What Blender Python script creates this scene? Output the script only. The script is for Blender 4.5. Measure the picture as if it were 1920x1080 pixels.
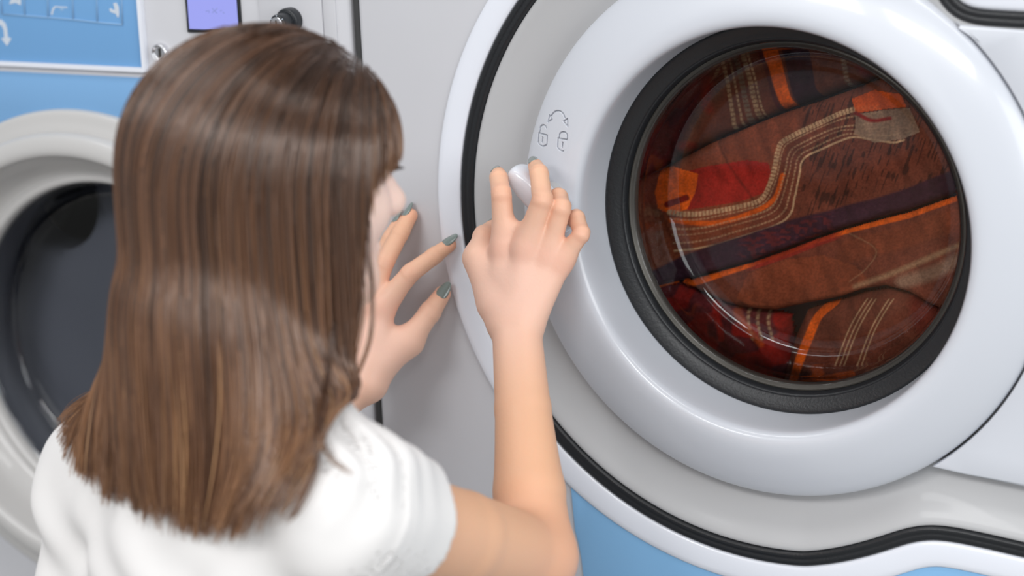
import bpy, bmesh, math, random
import numpy as np
from mathutils import Matrix, Vector

for o in list(bpy.data.objects): bpy.data.objects.remove(o)
SC = bpy.context.scene
COL = SC.collection
rng = np.random.default_rng(7)

# ------------------------------------------------------------------ camera
# world: x right along the machine fronts, y into the machines, z up; (0,0,0) is the centre of the big door, floor at z=-0.95
FPX = 4200.0
CAMP = np.array([0.7162, -1.8990, 0.4697])
YAW, PITCH, ROLL = 0.48748, 0.25390, -0.04094
def cam_rows():
    cy, sy, cp, sp, cr, sr = math.cos(YAW), math.sin(YAW), math.cos(PITCH), math.sin(PITCH), math.cos(ROLL), math.sin(ROLL)
    fw = np.array([-sy*cp, cy*cp, -sp]); rt = np.array([cy, sy, 0.0]); up = np.cross(rt, fw)
    return np.array([cr*rt+sr*up, -sr*rt+cr*up, fw])
CM = cam_rows()
def at(px, py, Y):
    "point at depth y=Y seen at photo pixel (px,py)"
    d = np.array([(px-960)/FPX, -(py-540)/FPX, 1.0]) @ CM
    return CAMP + (Y-CAMP[1])/d[1]*d
cam_d = bpy.data.cameras.new('camera'); cam = bpy.data.objects.new('camera', cam_d); COL.objects.link(cam)
mw = Matrix.Identity(4)
for i in range(3):
    mw[i][0] = CM[0][i]; mw[i][1] = CM[1][i]; mw[i][2] = -CM[2][i]; mw[i][3] = CAMP[i]
cam.matrix_world = mw
cam_d.sensor_width = 36.0; cam_d.lens = FPX/1920*36.0; cam_d.clip_start = 0.05
cam_d.dof.use_dof = True
cam_d.dof.focus_distance = float((np.array([-0.2, -0.07, 0.0])-CAMP) @ CM[2])
cam_d.dof.aperture_fstop = 3.0
SC.camera = cam

# ------------------------------------------------------------------ light
w = bpy.data.worlds.new('world'); SC.world = w; w.use_nodes = True
w.node_tree.nodes['Background'].inputs[0].default_value = (0.93, 0.96, 1.0, 1)
w.node_tree.nodes['Background'].inputs[1].default_value = 0.40
def area(name, loc, size, power, look, col=(1, 1, 1)):
    d = bpy.data.lights.new(name, 'AREA'); d.shape = 'RECTANGLE'; d.size, d.size_y = size; d.energy = power; d.color = col
    o = bpy.data.objects.new(name, d); COL.objects.link(o); o.location = loc
    o.rotation_euler = (Vector(look)-Vector(loc)).to_track_quat('-Z', 'Y').to_euler(); return o
for lx in (-1.0, 1.0):
    area('ceiling_light', (lx, -0.75, 1.72), (1.3, 0.3), 8, (lx, -0.75, 0))
    area('ceiling_light', (lx, -3.1, 1.72), (1.6, 0.6), 40, (lx, -2.2, 0))
area('shop_window_daylight', (-0.6, -4.4, 0.9), (2.4, 1.5), 12, (0, 0, 0.1), (0.96, 0.98, 1.0))
area('shop_window_daylight', (3.1, -2.0, 0.7), (2.4, 1.7), 58, (0, 0, 0.0), (0.95, 0.98, 1.0))
SC.view_settings.view_transform = 'Standard'; SC.view_settings.look = 'None'; SC.view_settings.gamma = 1
SC.view_settings.use_curve_mapping = False
SC.view_settings.exposure = 0.02

# ------------------------------------------------------------------ materials
def lin(c): return tuple(((v/255)/12.92 if v/255 <= .04045 else ((v/255+.055)/1.055)**2.4) for v in c)
def mat(name, rgb, rough=.4, metal=0, coat=0, bump=None, spec=.5, mottle=0, attr=None, sss=0, emit=None):
    m = bpy.data.materials.new(name); m.use_nodes = True; nt = m.node_tree; b = nt.nodes['Principled BSDF']
    c = lin(rgb); b.inputs['Base Color'].default_value = (*c, 1); b.inputs['Roughness'].default_value = rough
    b.inputs['Metallic'].default_value = metal; b.inputs['Coat Weight'].default_value = coat; b.inputs['Coat Roughness'].default_value = .08
    b.inputs['Specular IOR Level'].default_value = spec
    tc = nt.nodes.new('ShaderNodeTexCoord')
    if mottle:
        n = nt.nodes.new('ShaderNodeTexNoise'); n.inputs['Scale'].default_value = 9; n.inputs['Detail'].default_value = 4
        nt.links.new(tc.outputs['Object'], n.inputs['Vector'])
        mx = nt.nodes.new('ShaderNodeMix'); mx.data_type = 'RGBA'
        mx.inputs[6].default_value = (*[v*(1-mottle) for v in c], 1); mx.inputs[7].default_value = (*[min(1, v*(1+mottle)) for v in c], 1)
        nt.links.new(n.outputs['Fac'], mx.inputs[0]); nt.links.new(mx.outputs[2], b.inputs['Base Color'])
    if attr:
        a = nt.nodes.new('ShaderNodeAttribute'); a.attribute_name = attr; nt.links.new(a.outputs['Color'], b.inputs['Base Color'])
    if bump:
        n = nt.nodes.new('ShaderNodeTexNoise'); n.inputs['Scale'].default_value = bump[0]; n.inputs['Detail'].default_value = 3
        nt.links.new(tc.outputs['Object'], n.inputs['Vector'])
        bp = nt.nodes.new('ShaderNodeBump'); bp.inputs['Strength'].default_value = bump[1]; bp.inputs['Distance'].default_value = .001
        nt.links.new(n.outputs['Fac'], bp.inputs['Height']); nt.links.new(bp.outputs[0], b.inputs['Normal'])
    if sss:
        b.inputs['Subsurface Weight'].default_value = sss; b.inputs['Subsurface Radius'].default_value = (1, .35, .2); b.inputs['Subsurface Scale'].default_value = .006
    if emit:
        b.inputs['Emission Color'].default_value = (*lin(emit[0]), 1); b.inputs['Emission Strength'].default_value = emit[1]
    return m
def glass_mat(name, tint=(1, 1, 1), ior=1.5, rough=.01):
    m = bpy.data.materials.new(name); m.use_nodes = True; nt = m.node_tree; nt.nodes.clear()
    out = nt.nodes.new('ShaderNodeOutputMaterial'); mix = nt.nodes.new('ShaderNodeMixShader'); fr = nt.nodes.new('ShaderNodeFresnel')
    fr.inputs['IOR'].default_value = ior
    t = nt.nodes.new('ShaderNodeBsdfTransparent'); t.inputs[0].default_value = (*tint, 1)
    g = nt.nodes.new('ShaderNodeBsdfGlossy'); g.inputs['Roughness'].default_value = rough
    nt.links.new(fr.outputs[0], mix.inputs[0]); nt.links.new(t.outputs[0], mix.inputs[1]); nt.links.new(g.outputs[0], mix.inputs[2]); nt.links.new(mix.outputs[0], out.inputs[0])
    return m
M = dict(
    panel=mat('grey_painted_steel', (198, 198, 202), .42, mottle=.03),
    white=mat('white_gloss_plastic', (226, 229, 237), .22, coat=.5, mottle=.012),
    door=mat('pale_grey_plastic', (180, 180, 181), .45, coat=.12, mottle=.012),
    ring=mat('door_white_plastic', (203, 206, 213), .28, coat=.4, mottle=.012),
    rubber=mat('black_rubber', (24, 26, 29), .38, bump=(400, .25), mottle=.25),
    blue=mat('blue_painted_steel', (122, 168, 212), .3, mottle=.02),
    blue_low=mat('blue_enamel', (134, 184, 226), .3, mottle=.02),
    sign=mat('blue_sign_film', (112, 162, 210), .3, mottle=.02),
    print_=mat('pale_print', (196, 205, 216), .5),
    print_soft=mat('pale_blue_print', (140, 178, 214), .5),
    steel=mat('drum_steel', (120, 120, 122), .35, metal=1, mottle=.1),
    chrome=mat('chrome', (225, 225, 228), .12, metal=1),
    black=mat('black_plastic', (28, 31, 35), .35),
    dark=mat('dark_gap', (52, 52, 52), .7, mottle=.2),
    rim=mat('dull_rim_steel', (92, 89, 84), .4, metal=.6, mottle=.3),
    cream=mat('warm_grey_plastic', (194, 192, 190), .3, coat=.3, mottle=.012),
    glass=glass_mat('clear_glass'),
    dglass=glass_mat('dark_glass', (.85, .87, .90), 1.45),
    refl=mat('reflection_grey', (98, 100, 108), .45, mottle=.08),  # tone of the reflections imitated behind the left glass
    screen=mat('lit_screen', (20, 20, 40), .25, emit=((168, 174, 255), .85)),
    screen_ink=mat('screen_ink', (20, 20, 40), .25, emit=((150, 160, 228), .8)),
    floor=mat('grey_floor_tile', (150, 150, 148), .4, mottle=.1),
    wall=mat('white_wall_paint', (215, 215, 212), .7, mottle=.03),
    brass=mat('keyhole_dark', (40, 36, 30), .5),
)

# ------------------------------------------------------------------ helpers
def link(name, verts, faces, m, parent=None, smooth=True, angle=None):
    me = bpy.data.meshes.new(name); me.from_pydata([tuple(map(float, v)) for v in verts], [], [tuple(map(int, f)) for f in faces])
    me.materials.append(m)
    if smooth: me.polygons.foreach_set('use_smooth', [True]*len(me.polygons))
    me.update()
    o = bpy.data.objects.new(name, me); COL.objects.link(o)
    if angle:
        me.set_sharp_from_angle(angle=math.radians(angle))
    if parent: o.parent = parent
    return o
def bm_link(name, bm, m, parent=None, smooth=True, angle=35):
    bmesh.ops.recalc_face_normals(bm, faces=bm.faces[:])
    me = bpy.data.meshes.new(name); bm.to_mesh(me); bm.free(); me.materials.append(m)
    if smooth: me.polygons.foreach_set('use_smooth', [True]*len(me.polygons)); me.set_sharp_from_angle(angle=math.radians(angle))
    o = bpy.data.objects.new(name, me); COL.objects.link(o)
    if parent: o.parent = parent
    return o
def thing(name, label, cat, loc=(0, 0, 0), group=None):
    o = bpy.data.objects.new(name, None); COL.objects.link(o); o.location = loc
    o['label'] = label; o['category'] = cat
    if group: o['group'] = group
    o.empty_display_size = .05
    return o
def tag(o, label, cat, group=None):
    o['label'] = label; o['category'] = cat
    if group: o['group'] = group
    return o
def rings(name, rows, m, parent=None, closed_profile=False, cap=False, angle=40, flip=False):
    "rows: list of (N,3) closed loops, skinned together"
    n = len(rows[0]); V = np.concatenate(rows); F = []
    R_ = len(rows)
    for i in range(R_ if closed_profile else R_-1):
        a, b = i*n, ((i+1) % R_)*n
        for j in range(n):
            k = (j+1) % n
            F.append((a+j, a+k, b+k, b+j) if not flip else (a+j, b+j, b+k, a+k))
    V = list(V)
    if cap:
        V.append(rows[-1].mean(0)); c = len(V)-1; a = (R_-1)*n
        for j in range(n): F.append((a+j, a+(j+1) % n, c) if not flip else (a+(j+1) % n, a+j, c))
    return link(name, V, F, m, parent, True, angle)
def smooth_profile(pts, sub=6):
    "Catmull-Rom through (r,y) points"
    p = np.array(pts, float); q = np.vstack([2*p[0]-p[1], p, 2*p[-1]-p[-2]]); out = []
    for i in range(1, len(q)-2):
        for t in np.linspace(0, 1, sub, endpoint=False):
            a, b, c, d = q[i-1:i+3]
            out.append(.5*((2*b)+(-a+c)*t+(2*a-5*b+4*c-d)*t*t+(-a+3*b-3*c+d)*t**3))
    out.append(p[-1]); return np.array(out)
def lathe(name, prof, m, parent, c=(0, 0), n=160, cap=False, angle=40, shift=(0, 0)):
    th = np.linspace(0, 2*np.pi, n, endpoint=False); prof = np.asarray(prof)
    rows = [np.c_[c[0]+r*np.cos(th), 0*th+y, c[1]+r*np.sin(th)] for r, y in prof]
    return rings(name, rows, m, parent, cap=cap, angle=angle)
def box(name, lo, hi, m, parent=None, bev=.004, seg=2):
    bm = bmesh.new(); bmesh.ops.create_cube(bm, size=1)
    for v in bm.verts:
        for i in range(3): v.co[i] = (lo[i]+hi[i])/2+v.co[i]*(hi[i]-lo[i])
    if bev: bmesh.ops.bevel(bm, geom=bm.edges[:], offset=bev, segments=seg, profile=.5, affect='EDGES')
    return bm_link(name, bm, m, parent)
def plate(name, outline, y0, y1, m, parent=None, bev=.001):
    "flat plate with an (x,z) outline from front y0 to back y1"
    bm = bmesh.new(); vs = [bm.verts.new((x, y0, z)) for x, z in outline]
    f = bm.faces.new(vs); r = bmesh.ops.extrude_face_region(bm, geom=[f])
    for v in r['geom']:
        if isinstance(v, bmesh.types.BMVert): v.co.y = y1
    if bev:
        ed = [e for e in bm.edges if all(abs(v.co.y-y0) < 1e-7 for v in e.verts)]
        bmesh.ops.bevel(bm, geom=ed, offset=bev, segments=2, profile=.5, affect='EDGES')
    return bm_link(name, bm, m, parent)
def tube_mesh(path, rad, seg=8, cap=True):
    path = np.array(path, float); n = len(path); rad = np.broadcast_to(rad, n); V = []; F = []
    t = np.gradient(path, axis=0); t /= np.linalg.norm(t, axis=1)[:, None]
    u = np.cross(t[0], [0, 0, 1.0]); u = u if np.linalg.norm(u) > .1 else np.cross(t[0], [1.0, 0, 0])
    for i in range(n):
        u = u-(u@t[i])*t[i]; u /= np.linalg.norm(u); v = np.cross(t[i], u)
        for k in range(seg):
            a = 2*np.pi*k/seg; V.append(path[i]+rad[i]*(np.cos(a)*u+np.sin(a)*v))
    for i in range(n-1):
        for k in range(seg):
            l = (k+1) % seg; F.append((i*seg+k, i*seg+l, (i+1)*seg+l, (i+1)*seg+k))
    if cap: F.append(tuple(range(seg))[::-1]); F.append(tuple((n-1)*seg+k for k in range(seg)))
    return V, F
def strokes(name, paths, rad, m, parent):
    V = []; F = []
    for p in paths:
        v, f = tube_mesh(p, rad, 6); F += [tuple(i+len(V) for i in q) for q in f]; V += v
    return link(name, V, F, m, parent)

# ------------------------------------------------------------------ room
def structure(o): o['kind'] = 'structure'; return o
structure(box('floor', (-3, -4.5, -1.05), (3, 1.3, -.95), M['floor'], bev=0))
structure(box('wall_back', (-3, .95, -.95), (3, 1.05, 1.8), M['wall'], bev=0))

# ------------------------------------------------------------------ keyhole outline of the big door
def keyhole():
    pts = []
    R0 = .3225
    a0, a1 = math.radians(64), math.radians(275)
    for a in np.linspace(a0, a1, 120): pts.append((R0*math.cos(a), R0*math.sin(a)))
    pts += [(.052, -.3155), (.073, -.3085), (.094, -.300), (.110, -.2925), (.124, -.2858), (.134, -.2817), (.144, -.2790), (.152, -.2776), (.162, -.2770), (.179, -.2775), (.2035, -.2795), (.2326, -.2825), (.28, -.2865), (.34, -.2905)]
    pts += [(.362, -.288), (.377, -.278), (.384, -.262), (.385, -.24), (.385, -.1), (.385, .1), (.385, .16), (.383, .180), (.375, .194), (.362, .200)]
    pts += [(.32, .2015), (.27, .2022), (.224, .2027), (.19, .2038), (.178, .2055), (.170, .2095), (.163, .217), (.157, .229), (.1515, .245), (.147, .262), (.143, .278)]
    p = np.array(pts); p = np.vstack([p, p[:1]])
    s = np.r_[0, np.cumsum(np.linalg.norm(np.diff(p, axis=0), axis=1))]
    u = np.linspace(0, s[-1], 421)[:-1]
    q = np.c_[np.interp(u, s, p[:, 0]), np.interp(u, s, p[:, 1])]
    for _ in range(2): q = (np.roll(q, 1, 0)+2*q+np.roll(q, -1, 0))/4
    return q
KH = keyhole()
KT = np.roll(KH, -1, 0)-np.roll(KH, 1, 0); KT /= np.linalg.norm(KT, axis=1)[:, None]
KN = np.c_[KT[:, 1], -KT[:, 0]]                       # outward
for _ in range(3):
    KN = (np.roll(KN, 1, 0)+2*KN+np.roll(KN, -1, 0))/4; KN /= np.linalg.norm(KN, axis=1)[:, None]
def koff(d, y): q = KH+KN*d; return np.c_[q[:, 0], 0*q[:, 0]+y, q[:, 1]]

# ------------------------------------------------------------------ big machine
PF = -.0345      # front panel plane
BM = thing('washing_machine', 'large grey front-loading washing machine with orange textiles behind its round glass door', 'washing machine', (0, 0, -.95))
BM.matrix_world = Matrix.Translation((0, 0, -.95))
def part(o, p=None):
    p = p or BM; mwp = Matrix.Translation(p.location) if p.parent is None else Matrix.Identity(4)
    o.parent = p; o.matrix_parent_inverse = mwp.inverted() if p.parent is None else Matrix.Identity(4); return o
# casing with a round hole in its front
def casing(x0, x1, z0, z1, y0, y1, hole_c, hole_r, m, name='casing', bev=.006, nh=240, shape=None):
    bm = bmesh.new(); th = np.linspace(0, 2*np.pi, nh, endpoint=False)
    hr = (lambda a: hole_r) if shape is None else shape
    hole = [bm.verts.new((hole_c[0]+hr(a)*math.cos(a), y0, hole_c[1]+hr(a)*math.sin(a))) for a in th]
    hin = [bm.verts.new((hole_c[0]+hr(a)*math.cos(a), y0+.03, hole_c[1]+hr(a)*math.sin(a))) for a in th]
    cx, cz = hole_c
    def edge(a):                                     # ray to the inset rectangle
        c, s = math.cos(a), math.sin(a); t = 1e9
        if c > 1e-9: t = min(t, (x1-bev-cx)/c)
        if c < -1e-9: t = min(t, (x0+bev-cx)/c)
        if s > 1e-9: t = min(t, (z1-bev-cz)/s)
        if s < -1e-9: t = min(t, (z0+bev-cz)/s)
        return cx+t*c, cz+t*s
    corners = sorted(math.atan2(z-cz, x-cx) % (2*np.pi) for x in (x0+bev, x1-bev) for z in (z0+bev, z1-bev))
    out = [edge(a) for a in th]
    for ca in corners:                               # snap the nearest ray to each corner
        j = int(np.argmin([abs((a-ca+np.pi) % (2*np.pi)-np.pi) for a in th])); out[j] = edge(ca)
    def loop(f): return [bm.verts.new(f(x, z)) for x, z in out]
    def grow(x, z, d):
        X = x+(d if abs(x-(x1-bev)) < 1e-6 else -d if abs(x-(x0+bev)) < 1e-6 else 0)
        Z = z+(d if abs(z-(z1-bev)) < 1e-6 else -d if abs(z-(z0+bev)) < 1e-6 else 0); return X, Z
    L = [hin, hole, loop(lambda x, z: (x, y0, z))]
    for t in (30, 60, 90):
        a = math.radians(t); L.append(loop(lambda x, z: (grow(x, z, bev*math.sin(a))[0], y0+bev*(1-math.cos(a)), grow(x, z, bev*math.sin(a))[1])))
    L.append(loop(lambda x, z: (grow(x, z, bev)[0], y1, grow(x, z, bev)[1])))
    for A, B in zip(L, L[1:]):
        for j in range(nh): bm.faces.new((A[j], A[(j+1) % nh], B[(j+1) % nh], B[j]))
    bm.faces.new(L[-1])
    return bm_link(name, bm, m)
KI = KH-KN*.004; KA = np.arctan2(KI[:, 1], KI[:, 0]) % (2*np.pi); KO = np.argsort(KA)
key_r = lambda a: float(np.interp(a % (2*np.pi), KA[KO], np.hypot(KI[:, 0], KI[:, 1])[KO], period=2*np.pi))
part(casing(-.4305, .43, -.95, .75, PF, .75, (0, 0), .25, M['panel'], shape=key_r))
# raised white surround, black seal
sur = [(.0265, PF+.004), (.0268, PF-.0012), (.0262, PF-.0026), (.0245, PF-.0036), (.020, PF-.0040), (.012, PF-.0036), (.006, PF-.0028), (.0030, PF-.0020), (.0018, PF-.0004), (.0014, PF+.006)]
part(rings('door_surround', [koff(d, y) for d, y in sur], M['white'], angle=60))
gk = [(.0016, PF+.008), (.0014, PF-.0008), (.0004, PF-.0026), (-.0020, PF-.0034), (-.0044, PF-.0030), (-.0054, PF-.0027), (-.0064, PF-.0030), (-.0090, PF-.0036), (-.0112, PF-.0028), (-.0122, PF+.0005), (-.0124, PF+.010)]
part(rings('door_gasket', [koff(d, y) for d, y in gk], M['rubber'], angle=70))
# door: base dish from the gasket in to the raised ring
ang = np.arctan2(KH[:, 1], KH[:, 0])
def circ_rows(r, y): return np.c_[r*np.cos(ang), 0*ang+y, r*np.sin(ang)]
inner = koff(-.0250, PF+.004)
rows = [koff(-.0118, PF+.010), koff(-.0121, PF+.0014), koff(-.0125, PF+.0002), koff(-.0136, PF-.0006), koff(-.0165, PF-.0002), koff(-.0200, PF+.0014), inner]
c_in = circ_rows(.249, PF+.019)
for t in (.15, .3, .45, .6, .8, 1):
    q = inner*(1-t)+c_in*t; q[:, 1] = (PF+.004)+.015*math.sin(t*math.pi/2); rows.append(q)
rows.append(circ_rows(.20, PF+.019)); rows.append(circ_rows(.1875, PF+.030))
DOOR = part(rings('door', rows, M['door'], angle=50))
def sub(o): o.parent = DOOR; return o
def sub_fix(o):                                      # door carries an offset from its parent's inverse
    o.parent = DOOR; o.matrix_parent_inverse = Matrix.Identity(4); return o
RING = np.vstack([[(.2545, PF+.020), (.2545, -.0335)], smooth_profile([(.2543, -.0350), (.2533, -.0378), (.2505, -.0408), (.244, -.0450), (.233, -.0502), (.220, -.0547), (.208, -.0578), (.200, -.0588), (.1945, -.0582), (.1905, -.0560), (.1880, -.0522), (.1870, -.0470), (.1864, -.0380), (.1858, -.0180), (.1852, .006)], 5)])
DRING = sub_fix(lathe('door_ring', RING, M['ring'], None, n=400, angle=60))
seal = smooth_profile([(.1856, .010), (.1856, .0015), (.1846, -.0012), (.1825, -.0018), (.176, .0006), (.1705, .0034), (.1690, .0032), (.1675, .0046), (.1655, .0090), (.1648, .016)], 4)
sub_fix(lathe('glass_seal', seal, M['rubber'], None, n=200, angle=70))
sub_fix(lathe('glass_rim', [(.1652, .009), (.1640, .0085), (.1625, .0105), (.1600, .0128), (.1592, .018)], M['rim'], None, n=200, angle=70))
gl = smooth_profile([(.1625, .0110), (.1610, .0090), (.1592, .0105), (.1580, .018), (.1577, .0215), (.1566, .0245), (.1568, .0275), (.1562, .036), (.1540, .054), (.1515, .063), (.1465, .0690), (.138, .0720), (.120, .0745), (.08, .0775), (.04, .0792), (.0, .0798)], 5)[:-1]
th = np.linspace(0, 2*np.pi, 200, endpoint=False)
def lathe_closed(name, prof, m, n=200):
    rows_ = [np.c_[r*np.cos(th), 0*th+y, r*np.sin(th)] for r, y in prof]; return rings(name, rows_, m, None, cap=True, angle=70)
sub_fix(lathe_closed('door_glass', gl, M['glass']))
# hinge cover to the right of the ring
def hinge_outline(d=0):
    o = []
    for a in np.linspace(math.radians(-54.2), math.radians(49.2), 40): o.append((.2566*math.cos(a), .2566*math.sin(a)))
    o += [(.1716, .1918), (.225, .1896), (.34, .186), (.352, .181), (.357, .170)]
    o += [(.357, -.205), (.353, -.216), (.342, -.221), (.2329, -.2151), (.1808, -.2117)]
    return o
HO = hinge_outline()
hc = plate('hinge_cover', HO, -.0395, PF+.016, M['ring'], None, bev=.0025); sub_fix(hc)
sub_fix(box('hinge_recess', (.2345, -.0400, -.104), (.33, -.037, .05), M['door'], None, bev=.001))
# lever knob
def knob():
    bm = bmesh.new(); a, b = at(954, 318, -.090)[[0, 2]], at(1062, 434, -.088)[[0, 2]]; c = (a+b)/2; ax = (b-a); L = np.linalg.norm(ax)/2; ax /= 2*L; pz = np.array([-ax[1], ax[0]])
    rows_ = []; N = 48
    for s, y in [(.22, -.030), (.22, -.066), (.30, -.0675), (.80, -.0680), (.92, -.0690), (.975, -.0715), (1.0, -.0760), (1.0, -.0830), (.98, -.0885), (.93, -.0925), (.82, -.0950), (.55, -.0962), (.2, -.0966)]:
        loop = []
        for k in range(N):
            t = 2*np.pi*k/N; ct, st = math.cos(t), math.sin(t)
            u = abs(ct)**.55*np.sign(ct)*L*s; wdt = .0120-.0012*abs(ct); v = abs(st)**.65*np.sign(st)*wdt*s
            q = c+ax*u+pz*v; loop.append((q[0], y, q[1]))
        rows_.append(np.array(loop))
    return rings('handle_knob', rows_, M['white'], None, cap=True, angle=60)
sub_fix(knob())
sub_fix(lathe('knob_base', [(.0115, -.030), (.0115, -.0655), (.0105, -.0672), (.004, -.0675)], M['door'], None, c=tuple(((at(954, 318, -.090)+at(1062, 434, -.088))/2)[[0, 2]]), n=64))
# engraved padlocks and arrow on the ring
def ring_y(r):
    p = RING[RING[:, 1] < -.034][::-1]; return np.interp(r, *np.array(sorted([(a, b) for a, b in p if a > .2])).T)
def engraving():
    h = .0002; q = lambda px, py: at(px, py, -.0445)[[0, 2]]
    Z = lambda X, Yv: q(980+X/9, 180+Yv/9)
    segs = []
    def poly(pts, closed=False):
        P = [Z(*p) for p in pts]; P = P+[P[0]] if closed else P
        segs.extend(zip(P, P[1:]))
    def arc(cx, cy, rx, ry, a0, a1, n=14, rot=0): return [(cx+rx*math.cos(math.radians(a)), cy-ry*math.sin(math.radians(a))) for a in np.linspace(a0, a1, n)]
    for dx, dy, op in ((0, 0, True), (405, 55, False)):
        poly([(268+dx, 625+dy), (456+dx, 645+dy), (456+dx, 790+dy), (430+dx, 815+dy), (370+dx, 835+dy), (305+dx, 812+dy), (268+dx, 775+dy)], True)
        if op: poly([(288, 612)]+arc(362, 545, 70, 60, 200, 15))
        else: poly([(288+dx, 612+dy)]+arc(368+dx, 578+dy, 78, 62, 195, -5)+[(446+dx, 630+dy)])
        poly([(360+dx, 690+dy), (366+dx, 694+dy)]); poly([(362+dx, 700+dy), (356+dx, 768+dy)])
    poly([(505, 320)]+arc(650, 395, 150, 165, 150, 20, 20))
    poly([(452, 430), (475, 315), (535, 372)], True); poly([(852, 478), (765, 395), (838, 350)], True)
    S = np.array(segs)
    x0, z0 = S.reshape(-1, 2).min(0)-.014; x1, z1 = S.reshape(-1, 2).max(0)+.012
    X, Zg = np.meshgrid(np.arange(x0, x1, h), np.arange(z0, z1, h)); P = np.stack([X, Zg], -1)
    D = np.full(X.shape, 9.0)
    for a, b in S:
        d = b-a; t = np.clip(((P-a)@d)/(d@d+1e-12), 0, 1); D = np.minimum(D, np.linalg.norm(P-a-t[..., None]*d, axis=-1))
    r = np.hypot(X, Zg)
    edge = np.minimum.reduce([X-x0, x1-X, Zg-z0, z1-Zg]); up = np.clip(edge/.006, 0, 1)*.00012-.00008
    Yv = ring_y(r)-up+.0026*np.exp(-(D/.00062)**4)
    ny, nx = X.shape; V = np.stack([X, Yv, Zg], -1).reshape(-1, 3); F = []
    ok = (r < .2530) & (r > .2065)
    for j in range(ny-1):
        for i in range(nx-1):
            if ok[j, i] and ok[j+1, i+1] and ok[j, i+1] and ok[j+1, i]: F.append((j*nx+i, j*nx+i+1, (j+1)*nx+i+1, (j+1)*nx+i))
    bm = bmesh.new(); bm.from_mesh(DRING.data)          # the ring is open where the engraved patch sits
    kill = [f for f in bm.faces if all(x0+.001 < v.co.x < x1-.001 and z0+.001 < v.co.z < z1-.001 and .2095 < math.hypot(v.co.x, v.co.z) < .2522 and v.co.y < -.037 for v in f.verts)]
    bmesh.ops.delete(bm, geom=kill, context='FACES'); bm.to_mesh(DRING.data); bm.free()
    return link('lock_symbols', V, F, M['ring'], None)
sub_fix(engraving())
# lower blue panel, clear of the surround
kk = [i for i in range(len(KH)) if KH[i, 1] < -.2 and KH[i, 0] < .36]
arcp = sorted([tuple(KH[i]+KN[i]*.0235) for i in kk]); arcp = [p for p in arcp if -.206 < p[0] < .36]
bl = [(-.2150, -.285), (-.2125, -.320), (-.2090, -.3342), (-.2065, -.350), (-.2050, -.3675), (-.2035, -.40), (-.203, -.86), (.40, -.86), (.40, -.322)]+arcp[::-1]
bl = [(-.2165, -.262)]+bl[1:]
part(plate('blue_panel', bl[::-1], PF-.0014, PF+.004, M['blue_low'], None, bev=.0006))
# drum
part(lathe('drum', [(.255, PF+.02), (.262, .10), (.262, .55), (.25, .56), (.0005, .56)], M['steel'], None, n=96, angle=30))

# ------------------------------------------------------------------ patterned textiles inside the big drum
def poly_dist(P, pts):
    "distance to a polyline and arclength of the foot point"
    pts = np.array(pts, float); D = np.full(P.shape[:-1], 1e9); S = np.zeros(P.shape[:-1]); acc = 0
    for a, b in zip(pts, pts[1:]):
        d = b-a; L = np.hypot(*d); t = np.clip(((P-a)@d)/(L*L+1e-12), 0, 1); q = np.linalg.norm(P-a-t[..., None]*d, axis=-1)
        mk = q < D; D[mk] = q[mk]; S[mk] = (acc+t*L)[mk]; acc += L
    return D, S
def inside(P, poly):
    poly = np.array(poly, float); c = np.zeros(P.shape[:-1], bool); j = len(poly)-1
    for i in range(len(poly)):
        xi, yi = poly[i]; xj, yj = poly[j]
        c ^= ((yi > P[..., 1]) != (yj > P[..., 1])) & (P[..., 0] < (xj-xi)*(P[..., 1]-yi)/(yj-yi+1e-12)+xi); j = i
    return c
def vnoise(X, Y, s, seed):
    r = np.random.default_rng(seed).random((64, 64)); x = X/s; y = Y/s; i = np.floor(x).astype(int); j = np.floor(y).astype(int); u = x-i; v = y-j
    u = u*u*(3-2*u); v = v*v*(3-2*v); g = lambda a, b: r[a % 64, b % 64]
    return (g(i, j)*(1-u)+g(i+1, j)*u)*(1-v)+(g(i, j+1)*(1-u)+g(i+1, j+1)*u)*v
def curve_pts(pts, n=12):
    p = np.array(pts, float); return smooth_profile(p, n)
C_BROWN, C_RUST, C_PLUM, C_RED, C_ORANGE, C_TAN, C_KHAKI, C_DARK, C_MAROON = [np.array(lin(c)) for c in
    ((106, 54, 38), (130, 64, 38), (54, 30, 42), (150, 34, 26), (220, 92, 20), (186, 150, 112), (146, 120, 98), (40, 24, 20), (98, 36, 38))]
YL = .0850
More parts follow.
